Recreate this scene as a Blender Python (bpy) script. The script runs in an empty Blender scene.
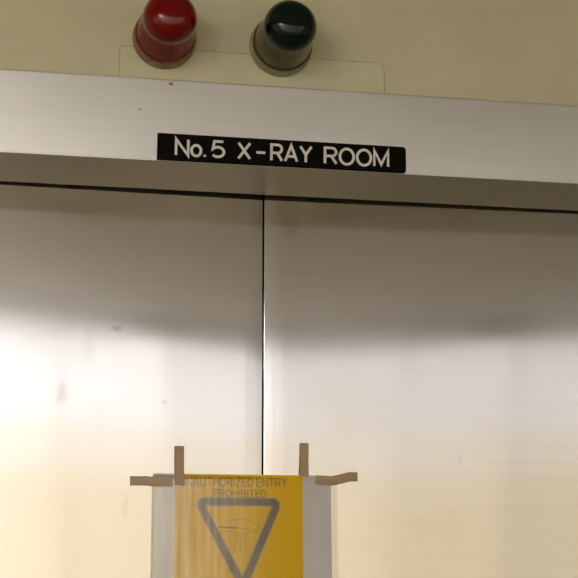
import bpy, bmesh, math, random
from mathutils import Vector, Matrix, Euler
random.seed(5)
S = bpy.context.scene
C = S.collection

# ---------------------------------------------------------------- camera
F = 1430.0                                   # focal length in pixels of the 578 px frame
cam_d = bpy.data.cameras.new('camera'); cam = bpy.data.objects.new('camera', cam_d); C.objects.link(cam)
cam_d.sensor_width = 36; cam_d.lens = F / 578 * 36; cam_d.clip_start = 0.05
cam.location = (0, -1.797, 1.67)
cam.rotation_euler = (math.radians(90 + 13.79), 0, math.radians(-9.71))
S.camera = cam

# ---------------------------------------------------------------- world, added corridor lights, exposure
S.view_settings.view_transform = 'Standard'; S.view_settings.look = 'None'
S.view_settings.gamma = 1; S.view_settings.use_curve_mapping = False
S.view_settings.exposure = 0.0
w = bpy.data.worlds.new('world'); S.world = w; w.use_nodes = True
w.node_tree.nodes['Background'].inputs[0].default_value = (0.8, 0.85, 1, 1)
w.node_tree.nodes['Background'].inputs[1].default_value = 0.3
CEIL = 2.72                                   # ceiling height
FAR = -3.00                                   # opposite corridor wall
FILL_LEFT = 21.0
FILL_RIGHT = 1.5
# unseen panels added opposite to brighten the doors: (left, right, upper glow, lower glow)
GLOW_PANELS = ((-1.5, .05, 1.26, .94), (.05, .43, 1.18, .90), (.43, .81, .98, .88), (.81, 1.20, .84, .82), (1.20, 1.60, .76, .70), (1.60, 3.0, .70, .60))

R = Euler(cam.rotation_euler).to_matrix()
def at(px, py, Y):
    """real place, on the upright plane y = Y, that is seen at a pixel of the photograph"""
    d = R @ Vector((px - 289, -(py - 289), -F))
    t = (Y - cam.location.y) / d.y
    return Vector(cam.location) + d * t

# ---------------------------------------------------------------- materials
def new_mat(name):
    m = bpy.data.materials.new(name); m.use_nodes = True
    nt = m.node_tree; return m, nt, nt.nodes['Principled BSDF']
def node(nt, kind, **kw):
    n = nt.nodes.new(kind)
    for k, v in kw.items():
        if k.startswith('i_'): n.inputs[k[2:].replace('_', ' ')].default_value = v
        else: setattr(n, k, v)
    return n
def coords(nt, scale):
    tc = node(nt, 'ShaderNodeTexCoord'); mp = node(nt, 'ShaderNodeMapping'); mp.inputs['Scale'].default_value = scale
    nt.links.new(tc.outputs['Object'], mp.inputs[0]); return mp.outputs[0]
def ramp(nt, src, stops):
    r = node(nt, 'ShaderNodeValToRGB'); e = r.color_ramp.elements
    while len(e) < len(stops): e.new(0.5)
    for el, (p, c) in zip(e, stops):
        el.position = p; el.color = (*c, 1) if len(c) == 3 else c
    nt.links.new(src, r.inputs[0]); return r.outputs[0]
def noise(nt, scale3, scale=1.0, detail=4, rough=0.55):
    n = node(nt, 'ShaderNodeTexNoise'); n.inputs['Scale'].default_value = scale
    n.inputs['Detail'].default_value = detail; n.inputs['Roughness'].default_value = rough
    nt.links.new(coords(nt, scale3), n.inputs['Vector']); return n.outputs[0]
def mix(nt, a, b, f, blend='MIX'):
    m = node(nt, 'ShaderNodeMix', data_type='RGBA', blend_type=blend)
    for s, v in ((0, f), (6, a), (7, b)):
        if hasattr(v, 'links'): nt.links.new(v, m.inputs[s])
        else: m.inputs[s].default_value = v if s == 0 else (*v, 1)
    return m.outputs[2]
def bump(nt, b, h, strength, dist=0.001):
    n = node(nt, 'ShaderNodeBump'); n.inputs['Strength'].default_value = strength; n.inputs['Distance'].default_value = dist
    nt.links.new(h, n.inputs['Height']); nt.links.new(n.outputs[0], b.inputs['Normal'])
def plain(name, col, rough=0.5, metal=0.0, var=0.06, vscale=30, bmp=0.0, **kw):
    m, nt, b = new_mat(name)
    n = noise(nt, (1, 1, 1), vscale)
    dark = tuple(c * (1 - var) for c in col); lite = tuple(min(1, c * (1 + var)) for c in col)
    nt.links.new(ramp(nt, n, [(0.3, dark), (0.7, lite)]), b.inputs['Base Color'])
    b.inputs['Roughness'].default_value = rough; b.inputs['Metallic'].default_value = metal
    if bmp: bump(nt, b, n, bmp)
    for k, v in kw.items(): b.inputs[k.replace('_', ' ')].default_value = v
    return m

def steel(name, col, r0, r1, smudge, marks=()):
    m, nt, b = new_mat(name)
    streak = noise(nt, (2.5, 1, 420), 1.0, 5, 0.6)          # brushing along the width
    cloud = noise(nt, (3.0, 1, 5.0), 1.3, 5, 0.6)
    spots = noise(nt, (9, 1, 9), 1.0, 6, 0.6)
    base = mix(nt, tuple(c * 0.965 for c in col), col, ramp(nt, streak, [(0.35, (0, 0, 0)), (0.62, (1, 1, 1))]))
    base = mix(nt, base, smudge, ramp(nt, cloud, [(0.56, (0, 0, 0)), (0.74, (0.30, 0.30, 0.30))]))
    base = mix(nt, base, tuple(c * 0.72 for c in col), ramp(nt, spots, [(0.66, (0, 0, 0)), (0.75, (0.45, 0.45, 0.45))]))
    for (mx_, mz_, rx_, rz_, dk, tint) in marks:            # scuffs and stains at their own places
        tc = node(nt, 'ShaderNodeTexCoord'); mp = node(nt, 'ShaderNodeMapping')
        mp.inputs['Scale'].default_value = (1 / rx_, 0, 1 / rz_); mp.inputs['Location'].default_value = (-mx_ / rx_, 0, -mz_ / rz_)
        nt.links.new(tc.outputs['Object'], mp.inputs[0])
        ad = node(nt, 'ShaderNodeVectorMath', operation='ADD'); nz_ = node(nt, 'ShaderNodeTexNoise'); nz_.inputs['Scale'].default_value = 45
        sc_ = node(nt, 'ShaderNodeVectorMath', operation='SCALE'); sc_.inputs['Scale'].default_value = 1.6
        nt.links.new(tc.outputs['Object'], nz_.inputs['Vector'])
        su_ = node(nt, 'ShaderNodeVectorMath', operation='SUBTRACT'); su_.inputs[1].default_value = (.5, .5, .5)
        nt.links.new(nz_.outputs['Color'], su_.inputs[0]); nt.links.new(su_.outputs[0], sc_.inputs[0])
        nt.links.new(mp.outputs[0], ad.inputs[0]); nt.links.new(sc_.outputs[0], ad.inputs[1])
        ln = node(nt, 'ShaderNodeVectorMath', operation='LENGTH'); nt.links.new(ad.outputs[0], ln.inputs[0])
        mk = node(nt, 'ShaderNodeMapRange', interpolation_type='SMOOTHSTEP'); mk.inputs['From Min'].default_value = .2; mk.inputs['From Max'].default_value = 1.1
        mk.inputs['To Min'].default_value = dk; mk.inputs['To Max'].default_value = 0; nt.links.new(ln.outputs['Value'], mk.inputs[0])
        base = mix(nt, base, tint, mk.outputs[0])
    nt.links.new(base, b.inputs['Base Color'])
    b.inputs['Metallic'].default_value = 1
    rr = node(nt, 'ShaderNodeMapRange'); rr.inputs['From Min'].default_value = 0.3; rr.inputs['From Max'].default_value = 0.7
    rr.inputs['To Min'].default_value = r0; rr.inputs['To Max'].default_value = r1
    nt.links.new(cloud, rr.inputs[0]); nt.links.new(rr.outputs[0], b.inputs['Roughness'])
    bump(nt, b, streak, 0.001, 0.0002)
    return m

M = {}
M['door'] = steel('brushed_steel', (0.78, 0.765, 0.745), 0.08, 0.125, (0.66, 0.60, 0.48), [(at(px, py, 0).x, at(px, py, 0).z, a, c, d, tn) for px, py, a, c, d, tn in (
    (62, 392, .010, .022, .5, (.50, .47, .47)), (88, 348, .012, .030, .28, (.55, .52, .54)), (117, 331, .010, .006, .5, (.45, .43, .42)),
    (98, 425, .008, .030, .25, (.55, .52, .50)), (125, 505, .006, .025, .25, (.5, .48, .45)), (165, 403, .006, .004, .5, (.5, .48, .46)),
    (287, 222, .03, .03, .35, (.50, .44, .26)), (330, 216, .05, .02, .35, (.52, .46, .28)), (100, 215, .10, .02, .25, (.5, .46, .3)),
    (458, 460, .004, .008, .3, (.5, .48, .44)), (440, 530, .05, .05, .12, (.6, .56, .5)))])
M['header'] = steel('satin_aluminium', (0.80, 0.79, 0.77), 0.30, 0.36, (0.66, 0.62, 0.54))
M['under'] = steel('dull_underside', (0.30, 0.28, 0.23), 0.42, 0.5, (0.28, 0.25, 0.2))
M['wall'] = plain('cream_painted_wall', (0.68, 0.65, 0.455), 0.55, var=0.05, vscale=7, bmp=0.15)
M['plate'] = plain('cream_painted_cover', (0.70, 0.68, 0.47), 0.5, var=0.05, vscale=14, bmp=0.1)
M['far'] = plain('pale_corridor_wall', (0.87, 0.77, 0.57), 0.7, var=0.02, vscale=2)
M['ceil'] = plain('ceiling_paint', (0.50, 0.475, 0.43), 0.8, var=0.03, vscale=2)
M['floor'] = plain('vinyl_floor', (0.13, 0.12, 0.105), 0.4, var=0.1, vscale=4)
M['dark'] = plain('dark_void', (0.02, 0.018, 0.015), 0.9)
M['sign'] = plain('black_engraving_plastic', (0.004, 0.0035, 0.003), 0.6, var=0.2, vscale=90, bmp=0.08, Specular_IOR_Level=0.05)
M['letter'] = plain('engraved_white', (0.72, 0.70, 0.66), 0.6, var=0.08, vscale=200)
M['edge'] = plain('rubber', (0.03, 0.025, 0.02), 0.7)

# ---------------------------------------------------------------- mesh helpers
def link(name, bm, m, parent=None, smooth=False, bevel=None):
    me = bpy.data.meshes.new(name); bmesh.ops.recalc_face_normals(bm, faces=bm.faces); bm.to_mesh(me); bm.free()
    o = bpy.data.objects.new(name, me); C.objects.link(o)
    for mm in (m if isinstance(m, list) else [m]): me.materials.append(mm)
    if smooth:
        for p in me.polygons: p.use_smooth = True
        me.set_sharp_from_angle(angle=math.radians(40))
    if bevel:
        b = o.modifiers.new('bevel', 'BEVEL'); b.width = bevel; b.segments = 3; b.limit_method = 'ANGLE'
        b.harden_normals = False
    if parent: o.parent = parent
    return o
def box(bm, x0, x1, y0, y1, z0, z1):
    vs = [bm.verts.new((x, y, z)) for z in (z0, z1) for y in (y0, y1) for x in (x0, x1)]
    for f in ((0, 1, 3, 2), (4, 6, 7, 5), (0, 4, 5, 1), (2, 3, 7, 6), (0, 2, 6, 4), (1, 5, 7, 3)):
        bm.faces.new([vs[i] for i in f])
def tag(o, label, cat, group=None):
    o['label'] = label; o['category'] = cat
    if group: o['group'] = group
    return o
def struct(name, bm, m, label=None, **kw):
    o = link(name, bm, m, **kw); o['kind'] = 'structure'
    if label: o['label'] = label
    return o
def empty(name, loc, rot=(0, 0, 0)):
    o = bpy.data.objects.new(name, None); C.objects.link(o); o.location = loc; o.rotation_euler = rot
    o.empty_display_size = 0.05
    return o
def outline_prism(bm, pts, y0, y1):
    """a polygon in x,z given real thickness along y"""
    a = [bm.verts.new((x, y0, z)) for x, z in pts]; b = [bm.verts.new((x, y1, z)) for x, z in pts]
    bm.faces.new(a); bm.faces.new(b[::-1])
    for i in range(len(pts)):
        j = (i + 1) % len(pts); bm.faces.new((a[i], b[i], b[j], a[j]))
def round_rect(x0, x1, z0, z1, r, radii=None, n=6):
    rs = radii or (r, r, r, r); pts = []
    for (cx, cz, a0, k) in ((x1, z1, 0, 0), (x0, z1, 90, 1), (x0, z0, 180, 2), (x1, z0, 270, 3)):
        q = rs[k]; sx = -1 if cx == x1 else 1; sz = -1 if cz == z1 else 1
        for i in range(n + 1):
            t = math.radians(a0 + 90 * i / n)
            pts.append((cx + sx * q + q * math.cos(t), cz + sz * q + q * math.sin(t)))
    return pts
def stroke(bm, pts, w, y0, y1, closed=False):
    """a line of even width w following pts (x,z), of thickness y0..y1, mitred"""
    n = len(pts); L = []; Rr = []
    P = [Vector(p) for p in pts]
    for i in range(n):
        if closed: a, b = P[i - 1], P[(i + 1) % n]
        else: a, b = P[max(i - 1, 0)], P[min(i + 1, n - 1)]
        d1 = (P[i] - a).normalized() if (P[i] - a).length > 1e-9 else (b - P[i]).normalized()
        d2 = (b - P[i]).normalized() if (b - P[i]).length > 1e-9 else d1
        t = (d1 + d2).normalized() if (d1 + d2).length > 1e-6 else d1
        nn = Vector((-t.y, t.x)); c = max(0.35, nn.dot(Vector((-d1.y, d1.x))))
        L.append(P[i] + nn * (w / 2 / c)); Rr.append(P[i] - nn * (w / 2 / c))
    f = [[bm.verts.new((p.x, y, p.y)) for p in side] for side in (L, Rr) for y in (y0, y1)]
    lf, lb, rf, rb = f
    for i in range(n if closed else n - 1):
        j = (i + 1) % n
        bm.faces.new((lf[i], lf[j], rf[j], rf[i])); bm.faces.new((lb[j], lb[i], rb[i], rb[j]))
        bm.faces.new((lf[j], lf[i], lb[i], lb[j])); bm.faces.new((rf[i], rf[j], rb[j], rb[i]))
    if not closed:
        bm.faces.new((lf[0], rf[0], rb[0], lb[0])); bm.faces.new((rf[-1], lf[-1], lb[-1], rb[-1]))
def arc(cx, cz, rx, rz, a0, a1, n=14):
    return [(cx + rx * math.cos(math.radians(a0 + (a1 - a0) * i / n)), cz + rz * math.sin(math.radians(a0 + (a1 - a0) * i / n))) for i in range(n + 1)]
# single-line capitals in a cell of height 1: width, strokes
G = {
 'N': (.72, [[(0, 0), (0, 1), (.72, 0), (.72, 1)]]),
 'o': (.56, [('c', arc(.28, .34, .28, .34, 0, 360 - 18, 19))]),
 '.': (.06, [[(.03, -.02), (.03, .11)]]),
 '5': (.58, [[(.53, 1), (.12, 1), (.06, .53)] + arc(.28, .33, .29, .31, 128, -140, 14)]),
 'X': (.66, [[(0, 0), (.66, 1)], [(0, 1), (.66, 0)]]),
 '-': (.50, [[(0, .45), (.50, .45)]]),
 'R': (.66, [[(0, 0), (0, 1), (.38, 1)] + arc(.40, .74, .24, .26, 85, -85, 8) + [(0, .48)], [(.36, .48), (.66, 0)]]),
 'A': (.74, [[(0, 0), (.37, 1), (.74, 0)], [(.12, .31), (.62, .31)]]),
 'Y': (.70, [[(0, 1), (.35, .48), (.70, 1)], [(.35, .48), (.35, 0)]]),
 'O': (.80, [('c', arc(.40, .5, .40, .5, 0, 342, 19))]),
 'M': (.80, [[(0, 0), (0, 1), (.40, .12), (.80, 1), (.80, 0)]]),
 'U': (.68, [[(0, 1), (0, .34)] + arc(.34, .34, .34, .34, 180, 360, 10) + [(.68, 1)]]),
 'T': (.66, [[(0, 1), (.66, 1)], [(.33, 1), (.33, 0)]]),
 'H': (.68, [[(0, 0), (0, 1)], [(.68, 0), (.68, 1)], [(0, .52), (.68, .52)]]),
 'I': (.10, [[(.05, 0), (.05, 1)]]),
 'Z': (.64, [[(.02, 1), (.62, 1), (.02, 0), (.64, 0)]]),
 'E': (.58, [[(.58, 1), (0, 1), (0, 0), (.58, 0)], [(0, .53), (.52, .53)]]),
 'D': (.68, [[(0, 0), (0, 1), (.28, 1)] + arc(.28, .5, .40, .5, 85, -85, 10) + [(.28, 0), (0, 0)]]),
 'P': (.62, [[(0, 0), (0, 1), (.36, 1)] + arc(.38, .73, .24, .27, 85, -85, 8) + [(0, .46)]]),
 'B': (.64, [[(0, 0), (0, 1), (.34, 1)] + arc(.36, .76, .22, .24, 85, -85, 8) + [(0, .52)], [(.34, .52)] + arc(.36, .26, .27, .26, 85, -85, 8) + [(0, 0)]]),
}
def write(bm, text, x0, x1, zb, h, wd, y0, y1, gap=.24, space=.60):
    tot = 0
    for k, c in enumerate(text):
        tot += space if c == ' ' else G[c][0] + (gap if k < len(text) - 1 and text[k + 1] != ' ' else 0)
    s = (x1 - x0 - wd) / tot; x = x0 + wd / 2
    for k, c in enumerate(text):
        if c == ' ': x += space * s; continue
        g, sts = G[c]
        for st in sts:
            cl = isinstance(st, tuple); pp = st[1] if cl else st
            stroke(bm, [(x + a * s, zb + wd / 2 + b * (h - wd)) for a, b in pp], wd, y0, y1, cl)
        x += (g + (gap if k < len(text) - 1 and text[k + 1] != ' ' else 0)) * s

# ---------------------------------------------------------------- the corridor
X0, X1 = -3.2, 4.2
WALLY = 0.05
DOORY = -0.009                                # face of the door leaves
HY0, HY1 = -0.133, -0.0195                     # front and back of the steel header
LEAN = math.radians(3.3)                      # the face leans out towards its top
fold = at(289, 168, HY0).z; htop = at(289, 89, HY0).z; HYT = HY0 - math.tan(LEAN) * (htop - fold)
seam = at(263.2, 330, DOORY).x

bm = bmesh.new()                              # wall with the door opening in it
box(bm, X0, seam - .95, WALLY, WALLY + .15, 0, CEIL); box(bm, seam + .95, X1, WALLY, WALLY + .15, 0, CEIL)
box(bm, seam - .95, seam + .95, WALLY, WALLY + .15, 2.12, CEIL)
struct('wall_back', bm, M['wall'], 'cream painted wall above the steel door header')
bm = bmesh.new(); box(bm, X0, X1, FAR - .1, FAR, 0, CEIL); struct('wall_front', bm, M['far'])
bm = bmesh.new(); box(bm, X0 - .1, X0, FAR - .1, WALLY + .15, 0, CEIL); struct('wall_left', bm, M['far'])
bm = bmesh.new(); box(bm, X1, X1 + .1, FAR - .1, WALLY + .15, 0, CEIL); struct('wall_right', bm, M['far'])
bm = bmesh.new(); box(bm, X0 - .1, X1 + .1, FAR - .1, 1.0, -.1, 0); struct('floor', bm, M['floor'])
bm = bmesh.new(); box(bm, X0 - .1, X1 + .1, FAR - .1, 1.0, CEIL, CEIL + .1); struct('ceiling', bm, M['ceil'])
bm = bmesh.new(); box(bm, seam - 1.1, seam + 1.1, .75, .8, 0, CEIL); struct('wall_inner', bm, M['dark'])

# steel header: a folded hollow cover, open at the back above the doors
bm = bmesh.new()
t = .002
prof = [(WALLY, htop), (HYT + .0012, htop), (HYT + .0003, htop - .0003), (HYT, htop - .0012), (HY0, fold + .0004), (HY0 + .0004, fold), (HY1, fold),
        (HY1, fold + .03), (HY1 - t, fold + .03), (HY1 - t, fold + t), (HY0 + t, fold + t), (HYT + t, htop - t), (WALLY, htop - t)]
a = [bm.verts.new((seam - 1.15, y, z)) for y, z in prof]; b = [bm.verts.new((seam + 1.15, y, z)) for y, z in prof]
for i in range(len(prof)):
    j = (i + 1) % len(prof); bm.faces.new((a[i], b[i], b[j], a[j]))
bm.faces.new(a); bm.faces.new(b[::-1])
bm.normal_update()
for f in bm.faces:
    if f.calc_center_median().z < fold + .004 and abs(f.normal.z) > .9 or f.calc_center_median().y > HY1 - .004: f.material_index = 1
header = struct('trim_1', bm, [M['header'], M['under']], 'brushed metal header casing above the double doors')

# the two sliding leaves, very slightly bowed sheet steel
DTOP = fold + .045
def leaf(name, xa, xb, tilt, label):
    bm = bmesh.new(); nx, nz = 40, 60; z0 = .01
    g = []
    e = .0008
    us = [0, .0001, .0003, .0005] + [e + (xb - xa - 2 * e) * i / nx for i in range(nx + 1)] + [xb - xa - .0005, xb - xa - .0003, xb - xa - .0001, xb - xa]
    for k in range(nz + 1):
        z = z0 + (DTOP - z0) * k / nz; row = []
        for u in us:
            x = xa + u; q = min(u, xb - xa - u)
            rnd = 0 if q >= e else e - math.sqrt(max(0, e * e - (e - q) ** 2))
            row.append(bm.verts.new((x, DOORY + tilt(x, z) + rnd, z)))
        g.append(row)
    for k in range(nz):
        for i in range(len(us) - 1): bm.faces.new((g[k][i], g[k][i + 1], g[k + 1][i + 1], g[k + 1][i]))
    # folded edges and back
    back = [[bm.verts.new((xa, .042, g[k][0].co.z)), bm.verts.new((xb, .042, g[k][0].co.z))] for k in (0, nz)]
    bm.faces.new([g[k][0] for k in range(nz + 1)] + [back[1][0], back[0][0]])
    bm.faces.new([g[k][-1] for k in range(nz + 1)] + [back[1][1], back[0][1]])
    bm.faces.new(g[0] + [back[0][1], back[0][0]]); bm.faces.new(g[nz] + [back[1][1], back[1][0]])
    bm.faces.new((back[0][0], back[0][1], back[1][1], back[1][0]))
    o = struct(name, bm, M['door'], label)
    for p in o.data.polygons: p.use_smooth = len(p.vertices) == 4 and abs(p.normal.y) > .2 and p.center.y < .03
    return o
def tilt_left(x, z):                          # lean of the sheet, changing gently across the leaf
    u = max(-.36, x - seam); return (.0052 + .038 * u) * (z - 1.9)
def tilt_right(x, z):
    u = min(.45, x - seam); return (.0035 - .034 * max(0, u - .07)) * (z - 1.9)
leaf('door_1', seam - 1.0, seam - .0010, tilt_left, 'left leaf of the stainless steel double door')
leaf('door_2', seam + .0010, seam + 1.0, tilt_right, 'right leaf of the stainless steel double door')

# ---------------------------------------------------------------- unseen ceiling lights, added to brighten the wall and header
def emit(name, col, s):
    m, nt, b = new_mat(name); b.inputs['Base Color'].default_value = (.8, .8, .8, 1)
    b.inputs['Emission Color'].default_value = (*col, 1); b.inputs['Emission Strength'].default_value = s; return m
M['tube'] = emit('lamp_diffuser', (1, .965, .93), FILL_LEFT)
M['tube2'] = emit('lamp_diffuser_near', (1, .965, .93), FILL_RIGHT)
M['white'] = plain('white_enamel', (.8, .8, .78), .4)
def fill_troffer(x0, x1, y0, y1, label, mt):
    r = empty('ceiling_light', ((x0 + x1) / 2, (y0 + y1) / 2, CEIL)); hx, hy = (x1 - x0) / 2, (y1 - y0) / 2
    bm = bmesh.new(); f = .025
    box(bm, -hx, hx, -hy, -hy + f, -.03, 0); box(bm, -hx, hx, hy - f, hy, -.03, 0)
    box(bm, -hx, -hx + f, -hy + f, hy - f, -.03, 0); box(bm, hx - f, hx, -hy + f, hy - f, -.03, 0)
    link('frame', bm, M['white'], r)
    bm = bmesh.new(); box(bm, -hx + f, hx - f, -hy + f, hy - f, -.022, -.004); link('diffuser', bm, mt, r)
    tag(r, label, 'ceiling light', 'corridor ceiling lights')
fill_troffer(-2.2, -.8, -2.90, -2.30, 'white ceiling light above the left part of the corridor', M['tube'])
fill_troffer(2.15, 3.65, -2.90, -2.30, 'white ceiling light above the right part of the corridor', M['tube2'])
# made-up glowing panels on the opposite wall, graded for the doors to reflect
for k, (xa, xb, su, sl) in enumerate(GLOW_PANELS):
    bm = bmesh.new(); f = .005; z0, zl, zm, z1 = 1.10, 2.19, 2.35, 2.67; y0, y1 = FAR, FAR + .02
    for za, zb in ((z0, z0 + f), (z1 - f, z1)): box(bm, xa, xb, y0, y1, za, zb)
    box(bm, xa, xa + f, y0, y1, z0 + f, z1 - f); box(bm, xb - f, xb, y0, y1, z0 + f, z1 - f)
    glow_frame = struct('window_%d' % (k + 1), bm, M['white'])
    bm = bmesh.new(); box(bm, xa + f, xb - f, y0 + .001, y0 + .008, zm, z1 - f)
    link('pane', bm, emit('frosted_daylight_glass', (.98, .945, .965), su), glow_frame)
    bm = bmesh.new(); box(bm, xa + f, xb - f, y0 + .001, y0 + .010, z0 + f, zl)
    top = bmesh.new(); box(top, xa + f, xb - f, y0 + .001, y0 + .009, zl, zm)         # middle band added to soften the reflected step from white to cream
    link('blind_heading', top, emit('backlit_thin_blind', (.99, .885, .765), (su + sl) / 2), glow_frame)
    link('roller_blind', bm, emit('backlit_cream_blind', (1, .82, .56), sl), glow_frame)

# ---------------------------------------------------------------- painted cover strip on the wall behind the signal lamps
p0 = at(120, 43, WALLY - .002); p1 = at(384, 66, WALLY - .002)
bm = bmesh.new()
outline_prism(bm, round_rect(p0.x, p1.x, 2.16, (p0.z + p1.z) / 2, .004, (.010, .003, .003, .003)), WALLY - .002, WALLY)
cover = tag(link('cover_plate', bm, M['plate']), 'flat cream painted cover plate on the wall behind the signal lamps', 'cover plate')

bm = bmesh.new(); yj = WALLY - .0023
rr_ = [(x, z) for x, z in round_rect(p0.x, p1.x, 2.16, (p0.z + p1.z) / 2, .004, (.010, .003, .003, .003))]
stroke(bm, rr_, .0012, yj, WALLY - .0018, True)  # dark line drawn in for the shading the thin plate edge lacks
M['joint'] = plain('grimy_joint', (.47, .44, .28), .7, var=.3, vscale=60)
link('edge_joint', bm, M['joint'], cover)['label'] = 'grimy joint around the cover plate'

# ---------------------------------------------------------------- signal lamps
def glass(name, col, rough, trans, ior=1.5, bmp=0):
    m, nt, b = new_mat(name)
    n = noise(nt, (1, 1, 1), 60)
    nt.links.new(ramp(nt, n, [(0.3, tuple(c * .85 for c in col)), (0.7, col)]), b.inputs['Base Color'])
    b.inputs['Roughness'].default_value = rough; b.inputs['Transmission Weight'].default_value = trans; b.inputs['IOR'].default_value = ior
    if bmp: bump(nt, b, n, bmp)
    return m
M['red'] = glass('red_glass', (.26, .001, .002), .05, .25)
M['redside'] = glass('red_glass_wall', (.30, .004, .005), .12, .25, 1.28)
M['green'] = glass('dark_green_glass', (.001, .011, .008), .05, .1, 1.42)
M['greenside'] = glass('smoky_olive_glass', (.86, .78, .44), .05, .96, 1.3)
M['basered'] = plain('cream_base', (.30, .20, .11), .4, var=.35, vscale=80)
M['basegreen'] = glass('olive_base', (.62, .56, .30), .2, .4)
M['darkring'] = plain('dark_seal', (.03, .022, .012), .4, var=.3, vscale=90)
M['brass'] = plain('lamp_socket', (.35, .28, .14), .35, 1.0, var=.2, vscale=60)

def lathe(bm, prof, n=56, wob=None):
    """prof = (distance out of the wall, radius); axis runs along -y"""
    rings = []
    for d, r in prof:
        if r < 1e-6: rings.append([bm.verts.new((0, -d, 0))])
        else: rings.append([bm.verts.new((r * math.cos(2 * math.pi * i / n) , -d, r * math.sin(2 * math.pi * i / n))) for i in range(n)])
    for a, b in zip(rings, rings[1:]):
        for i in range(n):
            j = (i + 1) % n
            if len(a) == 1: bm.faces.new((a[0], b[i], b[j]))
            elif len(b) == 1: bm.faces.new((a[i], a[j], b[0]))
            else: bm.faces.new((a[i], a[j], b[j], b[i]))
def signal_lamp(px, py, kind, label):
    y = WALLY - .002; c = at(px, py, y)
    r = empty('signal_lamp', (c.x, y - .001, c.z), (0, 0, math.radians(1.5))); tag(r, label, 'signal lamp', 'signal lamps above the header')
    side, cap, base = (M['redside'], M['red'], M['basered']) if kind == 'red' else (M['greenside'], M['green'], M['basegreen'])
    bm = bmesh.new(); lathe(bm, [(0, .0), (0, .0375), (.004, .0382), (.009, .0375), (.012, .0355), (.012, 0)])
    link('base', bm, base, r, smooth=True, bevel=None)
    bm = bmesh.new(); lathe(bm, [(.012, .0), (.012, .0352), (.0145, .0362), (.018, .0362), (.020, .0350), (.020, 0)])
    link('collar', bm, M['darkring'] if kind != 'red' else M['red'], r, smooth=True)
    # glass skirt
    R1, R2 = .0345, .0312
    bm = bmesh.new(); lathe(bm, [(.0205, R1), (.032, R1 - .0008), (.050, R2 - .0005), (.058, R2 - .0008), (.058, R2 - .003), (.050, R2 - .003), (.032, R1 - .003), (.0205, R1 - .0025), (.0205, R1)])
    link('glass_skirt', bm, side, r, smooth=True)
    # domed glass cap
    H = .0583; prof = [(H, 0), (H, R2 - .0004), (H + .006, R2)]
    for i in range(1, 21):                     # round shoulder running into a shallow crown
        a = math.radians(90 * i / 20)
        prof.append((H + .006 + .026 * math.sin(a), R2 * max(0, math.cos(a)) ** .8 if i < 20 else 0))
    bm = bmesh.new(); lathe(bm, prof); link('cap', bm, cap, r, smooth=True)
    # socket and bulb inside the glass
    bm = bmesh.new(); lathe(bm, [(.0205, .0), (.0205, .021), (.036, .019), (.036, 0)]); link('socket', bm, M['darkring'], r, smooth=False)
    bm = bmesh.new(); lathe(bm, [(.036, .0), (.036, .008), (.044, .011), (.051, .008), (.055, 0)]); link('bulb', bm, M['brass'], r, smooth=True)
    r.scale = (1.16, 1.12, 1.16)
    return r
signal_lamp(164, 40, 'red', 'red glass signal lamp on the wall above the header')
signal_lamp(280, 48, 'green', 'dark green glass signal lamp with see-through sides above the header')

# ---------------------------------------------------------------- room sign
a = at(157, 133.5, HY0); b = at(405.5, 175.0, HY0)
sx0, sx1 = at(157, 147, HY0).x, at(405.5, 161, HY0).x
sz1 = (at(200, 136, HY0).z + at(370, 146, HY0).z) / 2; sz0 = fold + .0008
sign = empty('room_sign', ((sx0 + sx1) / 2, HY0 - .0002, sz0), (LEAN, 0, 0)); cx = (sx0 + sx1) / 2
tag(sign, 'black sign with engraved white lettering on the front of the metal header', 'sign')
bm = bmesh.new(); outline_prism(bm, [(x - cx, z - sz0) for x, z in round_rect(sx0, sx1, sz0, sz1, .003, (.0045, .001, .001, .004))], -.0018, 0)
link('sign_plate', bm, M['sign'], sign, bevel=.0004)
bm = bmesh.new()
def X(px, py=155): return at(px, py, HY0 - .0018).x - cx
zt = at(289, 145.2, HY0).z - sz0; zb = at(289, 163.0, HY0).z - sz0
for s, xa, xb in (('No.', 174.5, 206.5), ('5', 210.2, 225.4), ('X', 237, 251.2), ('-', 255, 266.5), ('RAY', 270, 312.5), ('ROOM', 323.5, 389)):
    write(bm, s, X(xa), X(xb), zb, zt - zb, .0033, -.0021, -.0017, gap=.20)
link('lettering', bm, M['letter'], sign)['label'] = 'white engraved lettering'

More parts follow.
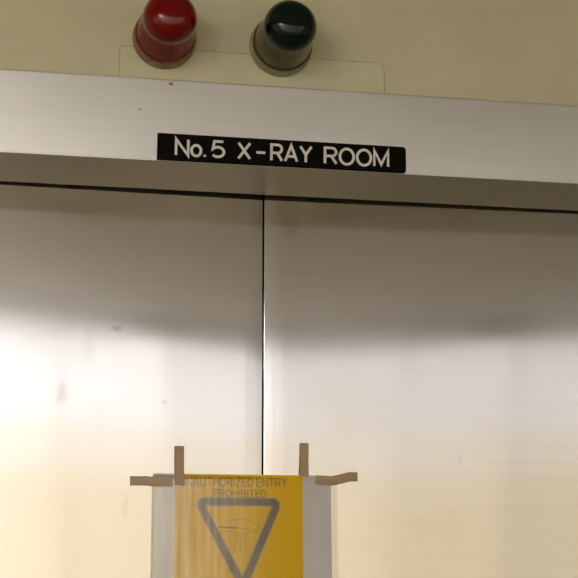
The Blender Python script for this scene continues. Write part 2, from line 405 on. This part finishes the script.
# ---------------------------------------------------------------- notice in a plastic sleeve taped across the seam
PY = DOORY - .0025
M['paper'] = plain('grey_white_paper', (.69, .68, .69), .6, var=.03, vscale=40)
M['yellow'] = plain('yellow_print', (.86, .53, .004), .5, var=.04, vscale=14, Specular_IOR_Level=.08)
M['print'] = plain('brown_print', (.24, .17, .11), .6, var=.1, vscale=60)
M['print2'] = plain('faded_print', (.30, .19, .04), .6, var=.1, vscale=60)
M['print4'] = plain('very_faded_print', (.50, .32, .03), .6, var=.1, vscale=60)
M['print3'] = plain('grey_outline_print', (.47, .42, .20), .6, var=.1, vscale=60)
def film():
    m, nt, b = new_mat('clear_plastic_film')
    out = nt.nodes['Material Output']; tr = node(nt, 'ShaderNodeBsdfTransparent'); gl = node(nt, 'ShaderNodeBsdfGlossy')
    tr.inputs[0].default_value = (.95, .95, .95, 1); gl.inputs['Roughness'].default_value = .16; gl.inputs[0].default_value = (1, 1, 1, 1)
    mx = node(nt, 'ShaderNodeMixShader')
    bp = node(nt, 'ShaderNodeBump'); bp.inputs['Strength'].default_value = .5; bp.inputs['Distance'].default_value = .0012
    nt.links.new(noise(nt, (60, 1, 6), 1.0, 3), bp.inputs['Height'])
    nt.links.new(bp.outputs[0], gl.inputs['Normal'])
    
    # gloss graded across the sheet, painting a reflected haze on its left half
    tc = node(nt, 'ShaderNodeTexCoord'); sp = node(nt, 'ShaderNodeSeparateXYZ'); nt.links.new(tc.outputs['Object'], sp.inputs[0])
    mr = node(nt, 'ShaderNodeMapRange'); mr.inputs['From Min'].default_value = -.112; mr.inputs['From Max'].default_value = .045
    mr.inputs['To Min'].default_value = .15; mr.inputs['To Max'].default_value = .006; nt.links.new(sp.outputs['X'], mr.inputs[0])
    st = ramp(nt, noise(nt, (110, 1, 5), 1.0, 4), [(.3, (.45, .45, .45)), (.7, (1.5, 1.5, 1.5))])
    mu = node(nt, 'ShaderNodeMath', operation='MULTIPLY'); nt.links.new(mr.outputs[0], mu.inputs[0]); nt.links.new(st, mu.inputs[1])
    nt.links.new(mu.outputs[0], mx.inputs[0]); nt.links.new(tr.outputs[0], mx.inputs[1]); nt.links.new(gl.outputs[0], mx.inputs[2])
    nt.links.new(mx.outputs[0], out.inputs[0]); return m
M['film'] = film()
px0, px1 = at(152.5, 520, PY).x, at(331, 520, PY).x
pz1 = (at(160, 474, PY).z + at(325, 475, PY).z) / 2
pc = (px0 + px1) / 2; PH = .325
notice = empty('warning_notice', (pc, PY, pz1)); notice.rotation_euler = (0, math.radians(-.3), 0)
tag(notice, 'yellow triangle warning notice in a clear plastic sleeve taped across the door seam', 'notice')
hw = (px1 - px0) / 2
def LX(px, py=520): return at(px, py, PY).x - pc
def LZ(py, px=240): return at(px, py, PY).z - pz1
bm = bmesh.new(); box(bm, -hw, hw, -.0004, .0002, -PH, 0); link('paper_sheet', bm, M['paper'], notice)
bm = bmesh.new(); box(bm, LX(174), LX(302.5), -.0008, -.0004, -PH + .02, -.0006); link('yellow_panel', bm, M['yellow'], notice)['label'] = 'yellow printed panel'
bm = bmesh.new()
write(bm, 'UNAUTHORIZED ENTRY', LX(179), LX(287), LZ(487), LZ(477.5) - LZ(487), .0013, -.0010, -.0008, gap=.26)
write(bm, 'PROHIBITED', LX(213), LX(266), LZ(497.5), LZ(489.5) - LZ(497.5), .0012, -.0010, -.0008, gap=.26)
link('lettering', bm, M['print2'], notice)['label'] = 'faded brown capital lettering'
# triangle border, point down, with rounded corners
def tri(off):
    P = [Vector((LX(196.5), LZ(500.5))), Vector((LX(279.5), LZ(500.5))), Vector((LX(243), LZ(589)))]
    c = sum(P, Vector((0, 0))) / 3; out = []
    for i in range(3):
        p, a, b = P[i], P[i - 1], P[(i + 1) % 3]
        da, db = (a - p).normalized(), (b - p).normalized(); h = .010
        for k in range(7):
            q = k / 6; out.append((1 - q) ** 2 * (p + da * h) + 2 * q * (1 - q) * p + q * q * (p + db * h))
    return [(c.x + (p.x - c.x) * off, c.y + (p.y - c.y) * off) for p in out]
bm = bmesh.new(); stroke(bm, tri(.955), .0120, -.00092, -.0008, True); link('triangle_halo', bm, M['print3'], notice)['label'] = 'pale outline around the triangle'
bm = bmesh.new(); stroke(bm, tri(.955), .0088, -.0011, -.0008, True); link('triangle_border', bm, M['print'], notice)['label'] = 'dark brown triangle border'
bm = bmesh.new()
q = lambda x, y: (LX(x, y), LZ(y))
stroke(bm, [q(218.5, 527.5), q(238, 528)], .0020, -.0010, -.0008)
link('pictogram', bm, M['print2'], notice)['label'] = 'small faded bar inside the triangle'; bm = bmesh.new()
stroke(bm, [q(219, 531.5), q(230, 531.5), q(240, 534), q(258, 531.5)], .0008, -.0010, -.0008)
stroke(bm, [q(224, 523), q(232, 520), q(244, 519), q(252, 522), q(259, 527), q(256, 530), q(240, 528)], .0008, -.0010, -.0008)
for xs in ((236.5, 232.5), (240, 240), (243.5, 247)): stroke(bm, [q(xs[0], 537), q(xs[1], 553)], .0008, -.0010, -.0008)
stroke(bm, [q(232, 535.5), q(247, 535.5)], .0008, -.0010, -.0008)
link('pictogram', bm, M['print4'], notice)['label'] = 'small faded pictogram inside the triangle'
# sleeve: film with ripples
bm = bmesh.new(); nx, nz = 60, 60; g = []
wx0, wx1 = -hw - .0015, LX(337.5)
for k in range(nz + 1):
    z = -.0022 - (PH + .001) * k / nz; row = []
    for i in range(nx + 1):
        u = i / nx; x = wx0 + (wx1 - wx0) * u
        edge = min(1, min(u, 1 - u) * 12)
        y = -.0016 - .0006 * edge * (1 + math.sin(u * 37 + 3 * z * 20) * math.cos(z * 25 + u * 9))
        row.append(bm.verts.new((x, y, z)))
    g.append(row)
for k in range(nz):
    for i in range(nx): bm.faces.new((g[k][i], g[k][i + 1], g[k + 1][i + 1], g[k + 1][i]))
o = link('plastic_sleeve', bm, M['film'], notice, smooth=True); sm = o.modifiers.new('s', 'SOLIDIFY'); sm.thickness = .00012
o['label'] = 'clear plastic sleeve'

# ---------------------------------------------------------------- four strips of brown tape
def tape_mat():
    m, nt, b = new_mat('brown_paper_tape')
    n = noise(nt, (8, 1, 300), 1.0, 3)
    nt.links.new(ramp(nt, n, [(.3, (.34, .24, .135)), (.7, (.45, .33, .20))]), b.inputs['Base Color'])
    b.inputs['Roughness'].default_value = .55; bump(nt, b, n, .3, .0005); return m
def tape_mat_v():
    m = M['tape'].copy(); m.name = 'brown_paper_tape_upright'
    for n in m.node_tree.nodes:
        if n.type == 'MAPPING': n.inputs['Scale'].default_value = (300, 1, 8)
    return m
M['tape'] = tape_mat(); M['tapev'] = tape_mat_v()
def tape(line, wpx, m, label, on_a, on_b):
    """line = centre line in pixels; lies on the sleeve at one end and on the steel at the other"""
    wd = wpx * 1.797 / F; P = []
    for k, (x, y) in enumerate(line):
        q = k / (len(line) - 1); yy = on_a + (on_b - on_a) * min(1, max(0, q))
        v = at(x, y, yy); P.append(v)
    c = P[0].copy(); r = tag(link_tape(P, c, wd, m), label, 'tape', 'brown tape strips holding the notice'); return r
def link_tape(P, c, wd, m):
    bm = bmesh.new(); rows = []
    Q = []
    for a, b in zip(P, P[1:]):
        for i in range(6): Q.append(a.lerp(b, i / 6))
    Q.append(P[-1]); th = .0003
    for i, p in enumerate(Q):
        t_ = (Q[min(i + 1, len(Q) - 1)] - Q[max(i - 1, 0)]).normalized(); n_ = Vector((-t_.z, 0, t_.x))
        j = random.uniform(-.00018, .00018)
        rows.append([bm.verts.new(p - c + n_ * s * (wd / 2 + j) + Vector((0, dy, 0))) for s, dy in ((-1, 0), (1, 0), (1, -th), (-1, -th))])
    for a, b in zip(rows, rows[1:]):
        for k in range(4): bm.faces.new((a[k], a[(k + 1) % 4], b[(k + 1) % 4], b[k]))
    bm.faces.new(rows[0]); bm.faces.new(rows[-1][::-1])
    o = link('tape_strip', bm, m); o.location = c; return o
FR = DOORY - .0068; ST = DOORY - .0008
tape([(179.3, 446), (179.3, 466), (179.6, 473), (179.8, 485)], 9.6, M['tapev'], 'brown tape strip standing upright at the top left of the notice', ST, FR + .001)
tape([(130, 480.8), (148, 480.6), (155, 481.8), (172.5, 481.6)], 9.0, M['tape'], 'brown tape strip lying level across the left edge of the notice', ST, FR)
tape([(304.2, 443), (304.2, 462), (304.4, 476.5)], 9.0, M['tapev'], 'brown tape strip standing upright at the top right of the notice', ST, FR + .001)
tape([(357.5, 476.8), (350, 476.6), (338, 479.5), (330, 480.8), (315.5, 479.8)], 9.2, M['tape'], 'wavy brown tape strip across the right edge of the notice', ST, FR)

# ---------------------------------------------------------------- small brown drips on the header below the red lamp
M['stain'] = plain('brown_stain', (.30, .20, .12), .8, var=.4, vscale=300)
def blot(px, py, rx, rz, m):
    y = HY0 - .0003; c = at(px, py, HYT + (HY0 - HYT) * max(0, min(1, (py - 83) / 78.0)))
    bm = bmesh.new(); n = 14
    pts = [(rx * random.uniform(.6, 1.1) * math.cos(2 * math.pi * i / n), rz * random.uniform(.6, 1.1) * math.sin(2 * math.pi * i / n)) for i in range(n)]
    outline_prism(bm, pts, -.0002, .0006)
    o = link('stain', bm, m, header); o.location = c; o.rotation_euler = (LEAN, 0, 0)
blot(171, 84, .0034, .0022, M['stain'])
M['scuff'] = plain('grey_scuff', (.42, .40, .37), .6)
blot(140, 109, .0022, .0016, M['scuff'])
